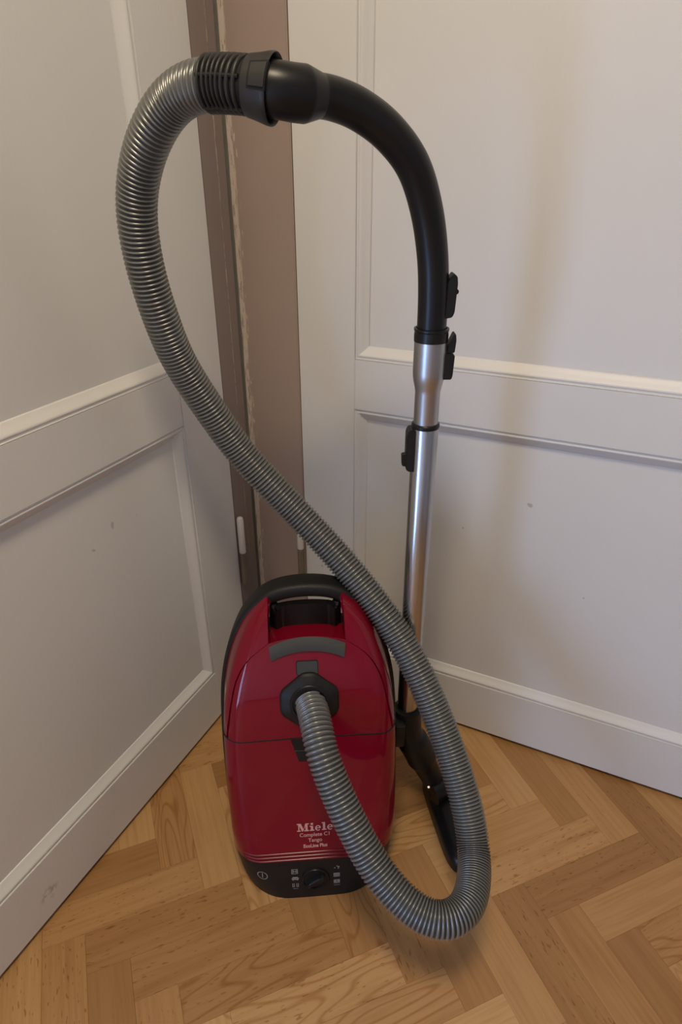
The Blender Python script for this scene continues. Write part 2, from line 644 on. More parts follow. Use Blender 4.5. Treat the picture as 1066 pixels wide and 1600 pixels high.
def frame(name, boxes, mat, label):
    V, F = merge(*[box_data(*b) for b in boxes])
    o = build(name, V, F, mat, None, 0)
    bm = bmesh.new()
    bm.from_mesh(o.data)
    bmesh.ops.bevel(bm, geom=list(bm.edges), offset=0.0022, segments=3, affect='EDGES')
    bm.to_mesh(o.data)
    bm.free()
    for p in o.data.polygons:
        p.use_smooth = True
    o.data.set_sharp_from_angle(angle=math.radians(35))
    structure(o, label, 'door frame')


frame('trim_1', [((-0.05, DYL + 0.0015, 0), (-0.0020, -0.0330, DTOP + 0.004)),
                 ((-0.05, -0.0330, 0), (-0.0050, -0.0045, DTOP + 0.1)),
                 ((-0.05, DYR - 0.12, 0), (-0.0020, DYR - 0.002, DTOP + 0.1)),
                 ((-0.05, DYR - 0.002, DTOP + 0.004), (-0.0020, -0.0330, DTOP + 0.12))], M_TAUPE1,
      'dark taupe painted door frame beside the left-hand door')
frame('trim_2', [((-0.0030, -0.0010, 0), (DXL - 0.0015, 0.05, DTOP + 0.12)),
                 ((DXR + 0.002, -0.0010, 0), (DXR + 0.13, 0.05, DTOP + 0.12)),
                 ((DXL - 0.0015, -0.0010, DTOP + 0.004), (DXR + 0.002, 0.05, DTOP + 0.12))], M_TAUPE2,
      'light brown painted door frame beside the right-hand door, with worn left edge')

# ------------------------------------------------------------------ ceiling lamp (outside the picture)
lamp = empty('ceiling_lamp', (LAMP[0], LAMP[1], RZ))
tag(lamp, 'round warm ceiling lamp above the vacuum cleaner, outside the picture', 'lamp')
build('ceiling_rose', *lathe_z(0, 0, [(0.0001, 0), (0.16, 0), (0.16, -0.02), (0.15, -0.03), (0.0001, -0.03)], 40, False), M_GLASS, lamp)
mshade = NT('warm_glass_shade')
mshade.b.inputs['Base Color'].default_value = (0.9, 0.85, 0.75, 1)
mshade.b.inputs['Emission Color'].default_value = (1.0, 0.80, 0.55, 1)
mshade.b.inputs['Emission Strength'].default_value = 3.0
build('glass_shade', *lathe_z(0, 0, [(0.0001, -0.12), (0.06, -0.118), (0.12, -0.10), (0.155, -0.07), (0.165, -0.031), (0.0001, -0.0305)], 40, False), mshade.m, lamp)
ld = bpy.data.lights.new('lamp_bulb', 'AREA')
ld.shape = 'DISK'
ld.size = 0.42
ld.energy = LAMP_POWER
ld.color = LAMP_COLOR
lo_ = bpy.data.objects.new('lamp_bulb', ld)
COL.objects.link(lo_)
lo_.location = (0, 0, -0.135)
lo_.parent = lamp

# ------------------------------------------------------------------ vacuum cleaner
VO = Vector((0.38169, -0.47102, 0.0))
VN = Vector((0.5, -0.8660254, 0.0))       # the way the front faces
VR = Vector((0.8660254, 0.5, 0.0))        # to its viewer's right
vac = empty('vacuum_cleaner', VO, math.radians(30))
tag(vac, 'red and black canister vacuum cleaner standing upright with grey hose and steel wand', 'vacuum cleaner')


def w2l(p):
    d = Vector(p) - VO
    return np.array((d.dot(VR), -d.dot(VN), d.z))


def L3(s, t, z):
    return (s, -t, z)


OUT = [(0.1370, 0.000), (0.1415, 0.024), (0.1468, 0.09), (0.1488, 0.16), (0.1490, 0.25), (0.1455, 0.33), (0.1380, 0.380),
       (0.1215, 0.434), (0.0990, 0.478), (0.0670, 0.508), (0.0340, 0.5195), (0.0, 0.5225)]
_o, _ = catmull(OUT, 200)


def bw(z):
    return float(np.interp(z, _o[:, 1], _o[:, 0]))


def tb(z):
    return -0.10 - 0.19 * z


_tf, _ = catmull([(0, 0.0), (0.05, -0.006), (0.09, -0.012), (0.2, -0.037), (0.3, -0.060), (0.34, -0.069), (0.38, -0.080),
                  (0.42, -0.095), (0.46, -0.118), (0.49, -0.138), (0.515, -0.158)], 200)


def tfr(z):
    return float(np.interp(z, _tf[:, 0], _tf[:, 1]))


def section(z, inset=0.0):
    """half outline (s >= 0) at height z, from the front centre round to the bumper band: array of (s, t)"""
    a = max(bw(z) - 0.004 - inset, 0.01)
    tf, t2 = tfr(z) - inset, tb(z)
    af = a - 0.005
    r = float(np.interp(z, [0, 0.075, 0.12, 0.3, 0.45, 0.515], [0.085, 0.060, 0.046, 0.034, 0.030, 0.02]))
    r = min(r, (tf - t2) * 0.85, af * 0.8)
    cr = 0.0045
    s0 = af - r
    pts = [(s, tf - cr * (s / af) ** 2) for s in np.linspace(0, s0, 26)]
    t1 = pts[-1][1]
    for th in np.linspace(0, math.pi / 2, 15)[1:]:
        pts.append((s0 + r * math.sin(th), t1 - r + r * math.cos(th)))
    for k in np.linspace(0, 1, 6)[1:]:
        pts.append((af + (a - af) * k, t1 - r + (t2 - t1 + r) * k))
    return np.array(pts)


def front(s, z, out=0.0):
    p = section(z)
    return float(np.interp(abs(s), p[:, 0], p[:, 1])) + out


def resample(p, n):
    L = np.concatenate([[0], np.cumsum(np.linalg.norm(np.diff(p, axis=0), axis=1))])
    q = np.linspace(0, L[-1], n)
    return np.stack([np.interp(q, L, p[:, 0]), np.interp(q, L, p[:, 1])], 1)


INW = L3(0, -0.15, 0.2)


def full_row(z, n, inset=0.0):
    h = resample(section(z, inset), n)
    return np.vstack([np.stack([-h[::-1, 0], h[::-1, 1]], 1), h[1:]])


def z_black(q):      # q in 0..1 along the half section
    return 0.0850 - 0.006 * q ** 2.0


def z_seam(q):
    return 0.3150 - 0.016 * q ** 2.0


def strip(zlo, zhi, nz, n=34, ext=0.0):
    """patch over the whole front between two height curves"""
    G = []
    for v in np.linspace(0, 1, nz):
        row = []
        for j in range(-(n - 1), n):
            q = abs(j) / (n - 1)
            z = zlo(q) + (zhi(q) - zlo(q)) * v
            h = resample(section(z), n)
            s, t = h[abs(j)]
            if ext:
                t += ext * (1 - q ** 4)
            row.append(L3(math.copysign(s, j), t, z))
        G.append(row)
    return G


build('control_panel', *shell_data(strip(lambda q: 0.0, lambda q: z_black(q) - 0.0008, 12, ext=-0.0015), 0.004, INW), M_PANEL, vac)['label'] = 'charcoal control panel at the foot of the body'
ctrl = [o for o in vac.children if o.name.startswith('control_panel')][0]
lowp = build('lower_cover', *shell_data(strip(lambda q: z_black(q) + 0.0008, lambda q: z_seam(q) - 0.0014, 30), 0.005, INW), M_RED, vac)

# lid
SLZ = [0.296, 0.316, 0.345, 0.375, 0.405, 0.428, 0.442, 0.452, 0.459]
SLS = [0.1320, 0.1305, 0.1255, 0.1195, 0.1110, 0.0985, 0.0850, 0.0700, 0.0585]
_sl, _ = catmull(list(zip(SLZ, SLS)), 120)


def sl(z):
    return float(np.interp(z, _sl[:, 0], _sl[:, 1]))


def seam_at(s):
    return 0.3150 - 0.016 * (abs(s) / 0.20) ** 2.0


G = []
for v in np.linspace(0, 1, 34):
    row = []
    for cc in np.sin(np.linspace(-math.pi / 2, math.pi / 2, 61)):
        zc = 0.3155 + (0.4585 - 0.3155) * v
        s = cc * (sl(zc) - 0.0008)
        z = zc + 0.0075 * (1 - cc * cc) * v ** 5 - 0.0095 * (abs(s) / 0.13) ** 2.2 * (1 - v) ** 2 + 0.0012
        row.append(L3(s, front(s, z, 0.0008), z))
    G.append(row)
lid = build('lid', *shell_data(G, 0.005, INW), M_RED, vac)

# the surround with its two horns, one mesh per side
for sg in (-1, 1):
    G = []
    for z0 in np.concatenate([np.linspace(0.3065, 0.44, 24), np.linspace(0.444, 0.511, 22)]):
        p = section(z0)
        s_in = sl(z0) + 0.0010 if z0 < 0.459 else 0.0588
        s_in = min(s_in, p[-1, 0] - 0.002)
        dense = resample(p, 400)
        i0 = int(np.argmax(dense[:, 0] >= s_in))
        i0 = min(i0, 390)
        wgt = max(0.0, 1 - (z0 - 0.3065) / 0.06)
        row = []
        for q in np.linspace(i0 / 399.0, 1, 26):
            z = z0 + wgt * (z_seam(q) + 0.0016 - 0.3065)
            s, t = resample(section(z), 400)[int(round(q * 399))]
            row.append(L3(sg * s, t, z))
        G.append(row)
    build('side_shell', *shell_data(G, 0.009, INW), M_RED, vac)
# black strip added along the seam so the gap below the lid reads dark
path = []
for j in range(-60, 61):
    q = abs(j) / 60.0
    z = z_seam(q) + 0.0001
    h = resample(section(z), 61)
    s, t = h[abs(j)]
    sn = math.copysign(s, j)
    path.append(np.array(L3(sn, t, z)) * 1.0)
build('seam_strip', *tube_data(path, 0.00135, 8), M_CORE, vac)

# dark inner body below the shells
V, F = [], []
zs = [0.0] + list(np.linspace(0.012, 0.438, 24))
nrow = None
for z in zs:
    f = full_row(max(z, 0.0001), 24, 0.0048)
    back_w = bw(z) - 0.010
    tub = tb(z) - float(np.interp(z, [0, 0.02, 0.33, 0.438], [0.085, 0.098, 0.098, 0.030]))
    k = 0.024
    back = [(back_w, tub + k * 1.6), (back_w - k * .3, tub + k * .55), (back_w - k, tub), (0, tub), (-back_w + k, tub), (-back_w + k * .3, tub + k * .55), (-back_w, tub + k * 1.6)]
    row = [L3(s, t, z) for s, t in list(f) + back]
    nrow = len(row)
    V += row
for i in range(len(zs) - 1):
    for j in range(nrow):
        k = (j + 1) % nrow
        F.append((i * nrow + j, i * nrow + k, (i + 1) * nrow + k, (i + 1) * nrow + j))
F.append(tuple(range(nrow)))
F.append(tuple((len(zs) - 1) * nrow + j for j in range(nrow)))
build('base_housing', V, F, M_CORE, vac)['label'] = 'black lower housing behind the red covers'

# bumper band that becomes the carrying handle at the top
half, _ = catmull(OUT, 90)
full = np.vstack([np.stack([-half[:, 0], half[:, 1]], 1), np.stack([half[::-1, 0], half[::-1, 1]], 1)[1:]])
full = smooth_path(full, 3)
V, F = [], []
prof_n = 0
for i, (s, z) in enumerate(full):
    d = full[min(i + 1, len(full) - 1)] - full[max(i - 1, 0)]
    d /= np.linalg.norm(d)
    nx, nz = -d[1], d[0]
    if nx * s + nz * (z - 0.25) < 0:
        nx, nz = -nx, -nz
    k = float(np.interp(z, [0.40, 0.505], [0, 1]))
    k = k * k * (3 - 2 * k)
    e = 0.0075 + k * 0.0165
    wt = 0.0085 + k * 0.0130
    tc = tb(z) + 0.002
    # rounded rectangle profile: (inwards e, t)
    r = min(e, wt) * 0.45
    pr = []
    for (ce, ct, a0) in ((r, wt - r, 90), (r, -wt + r, 180), (e - r, -wt + r, 270), (e - r, wt - r, 0)):
        for a in (0, 22.5, 45, 67.5, 90):
            th = math.radians(a0 + a)
            pr.append((ce + r * math.cos(th), ct + r * math.sin(th)))
    prof_n = len(pr)
    for ee, tt in pr:
        V.append(L3(s - nx * ee, tc + tt, max(z - nz * ee, 0.0)))
for i in range(len(full) - 1):
    for j in range(prof_n):
        k = (j + 1) % prof_n
        F.append((i * prof_n + j, i * prof_n + k, (i + 1) * prof_n + k, (i + 1) * prof_n + j))
F.append(tuple(range(prof_n)))
F.append(tuple((len(full) - 1) * prof_n + j for j in range(prof_n)))
build('carrying_handle', V, F, M_BLACKM, vac, 45)['label'] = 'black bumper band that arches into a carrying handle'

# recess behind the lid grip: red shelf and black wavy catch
G = []
for v in np.linspace(0, 1, 8):
    G.append([L3(s, -0.1245 - 0.056 * v, 0.452 + 0.0075 * (1 - (s / 0.06) ** 2) - 0.010 * v) for s in np.linspace(-0.0595, 0.0595, 21)])
build('recess_shelf', *shell_data(G, 0.004, L3(0, -0.14, 0.2)), M_RED, vac)
for sg in (-1, 1):
    G = []
    for z in np.linspace(0.440, 0.500, 8):
        G.append([L3(sg * 0.0600, t, z) for t in np.linspace(max(tfr(z) - 0.006, -0.15), -0.196, 6)])
    build('recess_cheek', *shell_data(G, 0.002, L3(sg * 0.2, -0.14, 0.2)), M_RED, vac)
G = []
for v in np.linspace(0, 1, 10):
    row = []
    for s in np.linspace(-0.0575, 0.0575, 61):
        x = s / 0.0575
        zb_ = 0.443 + 0.0075 * (1 - x * x) - 0.005 * math.exp(-((abs(x) - 0.80) / 0.10) ** 2)
        zt_ = 0.484 + 0.0075 * (1 - x * x) - 0.004 * math.exp(-((abs(x) - 0.82) / 0.10) ** 2) + (0.004 if abs(x) > 0.93 else 0)
        t = -0.172 + 0.005 * math.exp(-((abs(x) - 0.80) / 0.09) ** 2) - 0.010 * max(0, abs(x) - 0.86) / 0.14
        row.append(L3(s, t, zb_ + (zt_ - zb_) * v))
    G.append(row)
build('recess_catch', *shell_data(G, 0.012, L3(0, -0.3, 0.45)), M_BLACK, vac)

# lid grip (grey arched lever), window, latch, hose socket
G = []
for v in np.linspace(0, 1, 9):
    row = []
    for s in np.linspace(-0.0585, 0.0585, 33):
        x = s / 0.0585
        z = 0.4405 + 0.0185 * v + 0.0100 * (1 - x * x) - 0.0015 * abs(x) ** 3
        row.append(L3(s * (0.955 + 0.045 * v), front(s, min(z, 0.47), 0.0050 + 0.0015 * math.sin(math.pi * v)), z))
    G.append(row)
gr = build('lid_grip', *shell_data(G, 0.006, INW), M_GRIP, lid)
gr['label'] = 'grey textured grip along the top edge of the lid'


def on_front(pts2, out):
    return [L3(s, front(s, z, out), z) for s, z in pts2]


def plate(name, pts2, out, thick, mat, parent, smooth=30):
    """flat polygon laid on the front surface with a little thickness"""
    n = len(pts2)
    V = on_front(pts2, out) + on_front(pts2, out - thick)
    F = [tuple(range(n)), tuple(range(2 * n - 1, n - 1, -1))] + [(i, (i + 1) % n, n + (i + 1) % n, n + i) for i in range(n)]
    return build(name, V, F, mat, parent, smooth)


def rrect(s0, s1, z0, z1, r, top_extra=0.0):
    P = []
    for cx, cz, a0 in ((s1 - r, z1 - r, 0), (s0 + r, z1 - r, 90), (s0 + r, z0 + r, 180), (s1 - r, z0 + r, 270)):
        for a in (0, 30, 60, 90):
            th = math.radians(a0 + a)
            P.append((cx + r * math.cos(th), cz + r * math.sin(th)))
    return P


plate('indicator_rim', rrect(-0.0185, 0.0155, 0.4165, 0.4365, 0.003), 0.0012, 0.004, M_BLACK, lid)
plate('indicator_window', rrect(-0.0172, 0.0142, 0.4177, 0.4353, 0.0025), 0.0020, 0.004, M_GRIP, lid)['label'] = 'small grey filter indicator window'

SS, SZ = 0.0000, 0.3765
st0 = front(SS, SZ)
slope = (tfr(SZ + 0.02) - tfr(SZ - 0.02)) / 0.04
ax = np.array(L3(0, 1, 0)) * 1.0 + np.array((0, 0, 1.0)) * (-slope)
ax /= np.linalg.norm(ax)
upv = np.cross(ax, np.array([-1.0, 0, 0]))
upv /= np.linalg.norm(upv)
if upv[2] < 0:
    upv = -upv
C0 = np.array(L3(SS, st0, SZ))


def disc_prof(outline, prof):
    """stack of scaled outlines along the socket axis: prof [(scale, out)]"""
    n = len(outline)
    V, F = [], []
    for k, h in prof:
        V += [C0 + np.array([1.0, 0, 0]) * x * k + upv * y * k + ax * h for x, y in outline]
    for i in range(len(prof) - 1):
        for j in range(n):
            m = (j + 1) % n
            F.append((i * n + j, i * n + m, (i + 1) * n + m, (i + 1) * n + j))
    F.append(tuple(range(n)))
    F.append(tuple((len(prof) - 1) * n + j for j in range(n)))
    return V, F


hexo = []
for j in range(64):
    a = 2 * math.pi * j / 64
    x, y = math.cos(a), math.sin(a)
    # circle of 46 mm clipped at the diagonals of the lower half and flattened sides
    r = 0.047
    lim = min(1.0, 0.0445 / (abs(x) * 0.047 + 1e-6))
    d1 = abs(x) * 0.62 + abs(y) * 0.785
    r = min(r, 0.0425 / max(d1, 1e-3), 0.0455 / max(abs(x), 1e-3))
    hexo.append((x * r, y * r))
sock = build('hose_socket', *disc_prof(hexo, [(1.0, -0.004), (1.0, 0.002), (0.985, 0.0035), (0.90, 0.0060), (0.70, 0.0085), (0.66, 0.0095), (0.60, 0.0095), (0.585, 0.004)]), M_BLACKM, lid, 40)
sock['label'] = 'black swivel socket where the hose enters the lid'
circ = [(math.cos(2 * math.pi * j / 40), math.sin(2 * math.pi * j / 40)) for j in range(40)]
build('socket_ring', *disc_prof(circ, [(0.0300, 0.008), (0.0305, 0.0105), (0.0290, 0.0120), (0.0262, 0.0120), (0.0255, 0.009)]), M_BLACK, sock, 40)

latch = plate('latch', [(-0.0320, 0.3125), (-0.0200, 0.2735), (0.0200, 0.2735), (0.0320, 0.3125)], 0.0006, 0.003, M_BLACK, vac)
latch['label'] = 'black lid latch just under the seam'
plate('latch_button', [(-0.0245, 0.2915), (-0.0195, 0.2755), (0.0195, 0.2755), (0.0245, 0.2915)], 0.0022, 0.003, M_BLACKM, latch)
plate('latch_line', [(-0.0258, 0.2935), (-0.0253, 0.2920), (0.0253, 0.2920), (0.0258, 0.2935)], 0.0014, 0.002, M_GRIP, latch)

# ridges above the control panel
for i, zr in enumerate((0.0895, 0.0962, 0.1028)):
    smax = 0.112 + 0.003 * i
    path = []
    for s in np.linspace(-smax, smax, 61):
        z = zr - 0.003 * (abs(s) / 0.115) ** 2.4
        path.append(L3(s, front(s, z, 0.0003), z))
    build('ridge', *tube_data(path, 0.0016, 8), M_RIDGE, lowp)
# lettering
def text_on(body, size, cx, zc, mat, parent, bold=0.0, stretch=1.0, name='lettering', tall=1.0):
    cu = bpy.data.curves.new(name, 'FONT')
    cu.body = body
    cu.size = size
    cu.align_x = 'CENTER'
    cu.align_y = 'CENTER'
    cu.offset = bold
    cu.resolution_u = 3
    to = bpy.data.objects.new('tmp', cu)
    COL.objects.link(to)
    bpy.context.view_layer.update()
    dg = bpy.context.evaluated_depsgraph_get()
    me = bpy.data.meshes.new_from_object(to.evaluated_get(dg))
    bpy.data.objects.remove(to)
    for v in me.vertices:
        s, z = cx + v.co.x * stretch, zc + v.co.y * tall
        v.co = L3(s, front(s, z, 0.0007), z)
    me.name = name
    me.materials.clear()
    me.materials.append(mat)
    o = bpy.data.objects.new(name, me)
    COL.objects.link(o)
    o.parent = parent
    return o


def slab_word(cx, zc, h, gap=0.10):
    """the heavy slab-serif word mark, drawn letter by letter (unit height 1)"""
    def R(x0, x1, y0, y1):
        return [(x0, y0), (x1, y0), (x1, y1), (x0, y1)]

    def e_shape():
        out = []
        n = 22
        for k in range(n):
            a0, a1 = math.radians(4 + k * 316.0 / n), math.radians(4 + (k + 1) * 316.0 / n)
            q = []
            for a, rx, ry in ((a0, 0.36, 0.34), (a1, 0.36, 0.34), (a1, 0.14, 0.24), (a0, 0.14, 0.24)):
                q.append((0.36 + rx * math.cos(a), 0.33 + ry * math.sin(a)))
            out.append(q)
        out.append(R(0.10, 0.70, 0.30, 0.40))
        return out
    letters = [
        (1.48, [R(0, 0.46, 0, 0.14), R(0.88, 1.48, 0, 0.14), R(0, 0.46, 0.86, 1), R(1.06, 1.48, 0.86, 1), R(0.16, 0.30, 0, 1), R(1.04, 1.32, 0, 1),
                [(0.16, 1), (0.50, 1), (0.84, 0.22), (0.72, 0.0), (0.62, 0.0)], [(0.72, 0.0), (0.84, 0.22), (1.16, 1), (1.06, 1)]]),
        (0.56, [R(0, 0.56, 0, 0.14), R(0.14, 0.42, 0, 0.64), R(0, 0.42, 0.52, 0.64), R(0.13, 0.43, 0.76, 1.0)]),
        (0.74, e_shape()),
        (0.56, [R(0, 0.56, 0, 0.14), R(0.14, 0.42, 0, 1), R(0, 0.42, 0.87, 1)]),
        (0.74, e_shape()),
    ]
    total = sum(l[0] for l in letters) + gap * 4
    wd = 0.0590 / total
    x = -total / 2
    for adv, polys in letters:
        V, F = [], []
        for p in polys:
            k = len(V)
            V += [L3(cx + (x + px) * wd, front(cx + (x + px) * wd, zc + (py - 0.5) * h, 0.0007 + 0.00002 * len(F)), zc + (py - 0.5) * h) for px, py in p]
            F.append(tuple(range(k, k + len(p))))
        build('letter', V, F, M_PRINT, lowp, 0)
        x += adv + gap


slab_word(0.0010, 0.1515, 0.0150)
text_on('Complete C1', 0.0100, 0.0005, 0.1365, M_PRINT, lowp, 0.00012, 0.92)
text_on('Tango', 0.0100, 0.0005, 0.1260, M_PRINT, lowp, 0.00012, 0.92)
text_on('EcoLine Plus', 0.0092, 0.0005, 0.1150, M_PRINT, lowp, 0.00030, 0.85)

# control panel: power symbol, dial and pictograms
CPO = -0.0015


def cplate(name, pts, out, thick, mat, parent):
    return plate(name, pts, CPO + out, thick, mat, parent, 30)


def ring_on(name, cs, cz, rs, rz, wd, mat, parent, n=40, out=0.0006):
    V, F = [], []
    for j in range(n):
        a = 2 * math.pi * j / n
        for k in (1.0, 1.0 - wd):
            s, z = cs + rs * k * math.cos(a), cz + rz * k * math.sin(a)
            V.append(L3(s, front(s, z, CPO + out), z))
    for j in range(n):
        m = (j + 1) % n
        F.append((2 * j, 2 * m, 2 * m + 1, 2 * j + 1))
    return build(name, V, F, mat, parent, 0)


ring_on('power_symbol', -0.0900, 0.0535, 0.0088, 0.0098, 0.16, M_ICON, ctrl)
cplate('power_symbol', [(-0.0907, 0.0480), (-0.0893, 0.0480), (-0.0893, 0.0590), (-0.0907, 0.0590)], 0.0006, 0.0003, M_ICON, ctrl)
cplate('panel_groove', [(-0.0605, 0.004), (-0.0597, 0.004), (-0.0597, 0.080), (-0.0605, 0.080)], 0.0002, 0.0004, M_CORE, ctrl)

KS, KZ = -0.0015, 0.0430
kt = front(KS, KZ, CPO)
kax = np.array(L3(0, 1, 0.12))
kax = np.array([0, -1.0, 0.12])
kax /= np.linalg.norm(kax)
kup = np.array([0, 0.12, 1.0])
kup /= np.linalg.norm(kup)
KC = np.array(L3(KS, kt, KZ))


def knob_stack(outline, prof):
    n = len(outline)
    V, F = [], []
    for k, h in prof:
        V += [KC + np.array([1.0, 0, 0]) * x * k + kup * y * k + kax * h for x, y in outline]
    for i in range(len(prof) - 1):
        for j in range(n):
            m = (j + 1) % n
            F.append((i * n + j, i * n + m, (i + 1) * n + m, (i + 1) * n + j))
    F.append(tuple(range(n)))
    F.append(tuple((len(prof) - 1) * n + j for j in range(n)))
    return V, F


dial = build('dial', *knob_stack(circ, [(0.0235, -0.002), (0.0235, 0.002), (0.0225, 0.0035), (0.0205, 0.0035), (0.0195, 0.0015)]), M_BLACK, ctrl, 35)
dial['label'] = 'black rotary power dial'
ridge = []
for j in range(32):
    a = 2 * math.pi * j / 32
    x, y = 0.0185 * math.cos(a), 0.0055 * math.sin(a)
    c_, s_ = math.cos(math.radians(32)), math.sin(math.radians(32))
    ridge.append((x * c_ - y * s_, x * s_ + y * c_))
build('dial_grip', *knob_stack(ridge, [(1.0, 0.001), (1.0, 0.007), (0.92, 0.0095), (0.75, 0.0105)]), M_BLACK, dial, 35)


def icon(kind, cs, cz):
    u = 0.00105

    def R(x0, x1, y0, y1, first=[None]):
        return [(cs + x0 * u, cz + y0 * u), (cs + x1 * u, cz + y0 * u), (cs + x1 * u, cz + y1 * u), (cs + x0 * u, cz + y1 * u)]
    sets = {
        'curtain': [R(-5, 5, 4, 5), R(-5, -4, -5, 4), R(4, 5, -5, 4), R(-3, -1.6, -3, 3), R(1.6, 3, -3, 3), R(-1, 1, -1, 1), R(-5, 5, -5.4, -4.4)],
        'sofa': [R(-5, 5, -3, -1), R(-4, 4, 0, 3), R(-5.5, -4.3, -2, 1.5), R(4.3, 5.5, -2, 1.5), R(-4, -3, -4.5, -3), R(3, 4, -4.5, -3)],
        'rugs': [R(-5, -4, -4, 4), R(-2.5, -1.5, -4, 4), R(1.5, 2.5, -4, 4), R(4, 5, -4, 4), R(-4, -2.5, -4, -3), R(2.5, 4, -4, -3), R(-4, 4, -8, -7.3)],
        'arrow': [R(-4, -2, -1, 1), R(0, 1.5, 2, 4.5), R(2, 4.5, 0, 3), R(2, 3.5, -3, -0.5)],
        'carpet': [R(-5, 5, 2, 4), R(-5, 5, -4, -2.6)] + [R(-5 + 2.1 * i, -3.6 + 2.1 * i, -2, 1.4) for i in range(5)],
        'floor': [R(-5, 5, 3, 4.4), R(-5, -0.5, -1, 2.2), R(0.5, 5, -1, 2.2), R(-5, 5, -3.6, -2), R(-5, 5, -8, -7.3)],
    }[kind]
    V, F = [], []
    for q in sets:
        k = len(V)
        V += on_front(q, CPO + 0.0006)
        F.append((k, k + 1, k + 2, k + 3))
    return build('pictogram', V, F, M_ICON, ctrl, 0)


for kind, cs, cz in (('curtain', -0.0360, 0.0625), ('sofa', -0.0355, 0.0465), ('rugs', -0.0355, 0.0310),
                     ('arrow', 0.0345, 0.0640), ('carpet', 0.0345, 0.0475), ('floor', 0.0345, 0.0320)):
    icon(kind, cs, cz)

# parking clip on the right flank
box('parking_clip', (0.148, 0.135, 0.195), (0.166, 0.165, 0.245), M_BLACK, vac, 0.003)

# ------------------------------------------------------------------ hose
HP = [(0.0010, -0.0790, 0.3765), (0.0074, -0.0434, 0.3721), (0.0142, -0.0024, 0.3502), (0.0318, 0.0325, 0.3096), (0.0553, 0.0682, 0.2684), (0.0812, 0.1014, 0.2323), (0.1114, 0.1335, 0.2093), (0.1441, 0.1573, 0.1977), (0.1735, 0.1649, 0.1964), (0.2009, 0.1515, 0.1958), (0.2213, 0.1196, 0.1947), (0.2354, 0.0693, 0.1990), (0.2330, 0.0318, 0.2362), (0.2226, -0.0086, 0.2775), (0.2061, -0.0524, 0.3240), (0.1820, -0.0954, 0.3785), (0.1512, -0.1387, 0.4325), (0.1088, -0.1780, 0.4881), (0.0577, -0.2184, 0.5442), (0.0038, -0.2524, 0.5987), (-0.0479, -0.2748, 0.6531), (-0.0956, -0.2880, 0.7122), (-0.1336, -0.2838, 0.7828), (-0.1653, -0.2689, 0.8555), (-0.1797, -0.2460, 0.9268), (-0.1874, -0.2313, 0.9930), (-0.1853, -0.2178, 1.0525), (-0.1708, -0.2018, 1.0987), (-0.1466, -0.1806, 1.1369), (-0.1189, -0.1643, 1.1634)]
WP = [(0.235, -0.394, 1.173), (0.264, -0.393, 1.1725), (0.291, -0.394, 1.1700), (0.318, -0.390, 1.1660), (0.336, -0.377, 1.163), (0.348, -0.361, 1.162), (0.361, -0.343, 1.160),
      (0.381, -0.321, 1.151), (0.405, -0.297, 1.131), (0.426, -0.273, 1.099), (0.438, -0.253, 1.053), (0.4445, -0.241, 1.003), (0.4470, -0.237, 0.958), (0.4475, -0.236, 0.905)]
hp = [L3(*p) for p in HP] + [w2l(WP[0]), w2l(WP[1])]
pts, HL = catmull(hp, 400)
pts = smooth_path(pts, 30)
pts, HL = catmull(pts[::4], 2400)
PROF = [0.0, 0.0, 0.42, 0.80, 0.97, 1.0, 0.97, 0.80, 0.42, 0.0]      # one rib: groove, then a rounded crest
PER = len(PROF)
frac = np.linspace(0, 1, 2400)
pitch = np.interp(frac, [0, 0.08, 0.17, 0.24, 0.32, 0.45, 0.65, 0.80, 1.0], [0.0064, 0.0066, 0.0058, 0.0040, 0.0052, 0.0060, 0.0063, 0.0058, 0.0060])
phase = np.concatenate([[0], np.cumsum(HL / 2399 / pitch[1:])])
nrib = int(phase[-1])
want = np.arange(nrib * PER + 1) / PER
pts = np.stack([np.interp(want, phase, pts[:, k]) for k in range(3)], 1)
rad = [0.0213 + 0.0032 * PROF[i % PER] for i in range(len(pts))]
hose = build('hose', *tube_data(pts, rad, 30), M_HOSE, vac, 180)
hose['label'] = 'ribbed silver-grey suction hose'
hose.data.materials.append(M_GROOVE)            # darker colour on the groove faces between the ribs
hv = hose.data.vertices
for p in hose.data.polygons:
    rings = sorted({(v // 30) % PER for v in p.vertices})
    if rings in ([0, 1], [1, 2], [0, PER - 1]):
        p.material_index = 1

# sleeve, cuff and bent handle pipe (room coordinates)
wp, WL = catmull([w2l(p) for p in WP], 300)
wp = smooth_path(wp, 20)
dist = np.concatenate([[0], np.cumsum(np.linalg.norm(np.diff(wp, axis=0), axis=1))])


def seg_path(d0, d1, n):
    q = np.linspace(d0, d1, n)
    return np.stack([np.interp(q, dist, wp[:, k]) for k in range(3)], 1)


DS0, DS1 = 0.011, 0.056       # slotted sleeve
DC1 = 0.084                   # cuff end
sleeve = build('hose_sleeve', *tube_data(seg_path(DS0 - 0.0, DC1 - 0.02, 30), 0.0232, 36), M_CORE, vac)
sleeve['label'] = 'black slotted kink-protection sleeve'
nr = 8
for i in range(nr):
    d = DS0 + 0.0022 + i * 0.0060
    build('sleeve_rib', *tube_data(seg_path(d - 0.0020, d + 0.0020, 7), [0.0245, 0.0258, 0.0264, 0.0265, 0.0264, 0.0258, 0.0245], 36), M_CUFF, sleeve, 60)
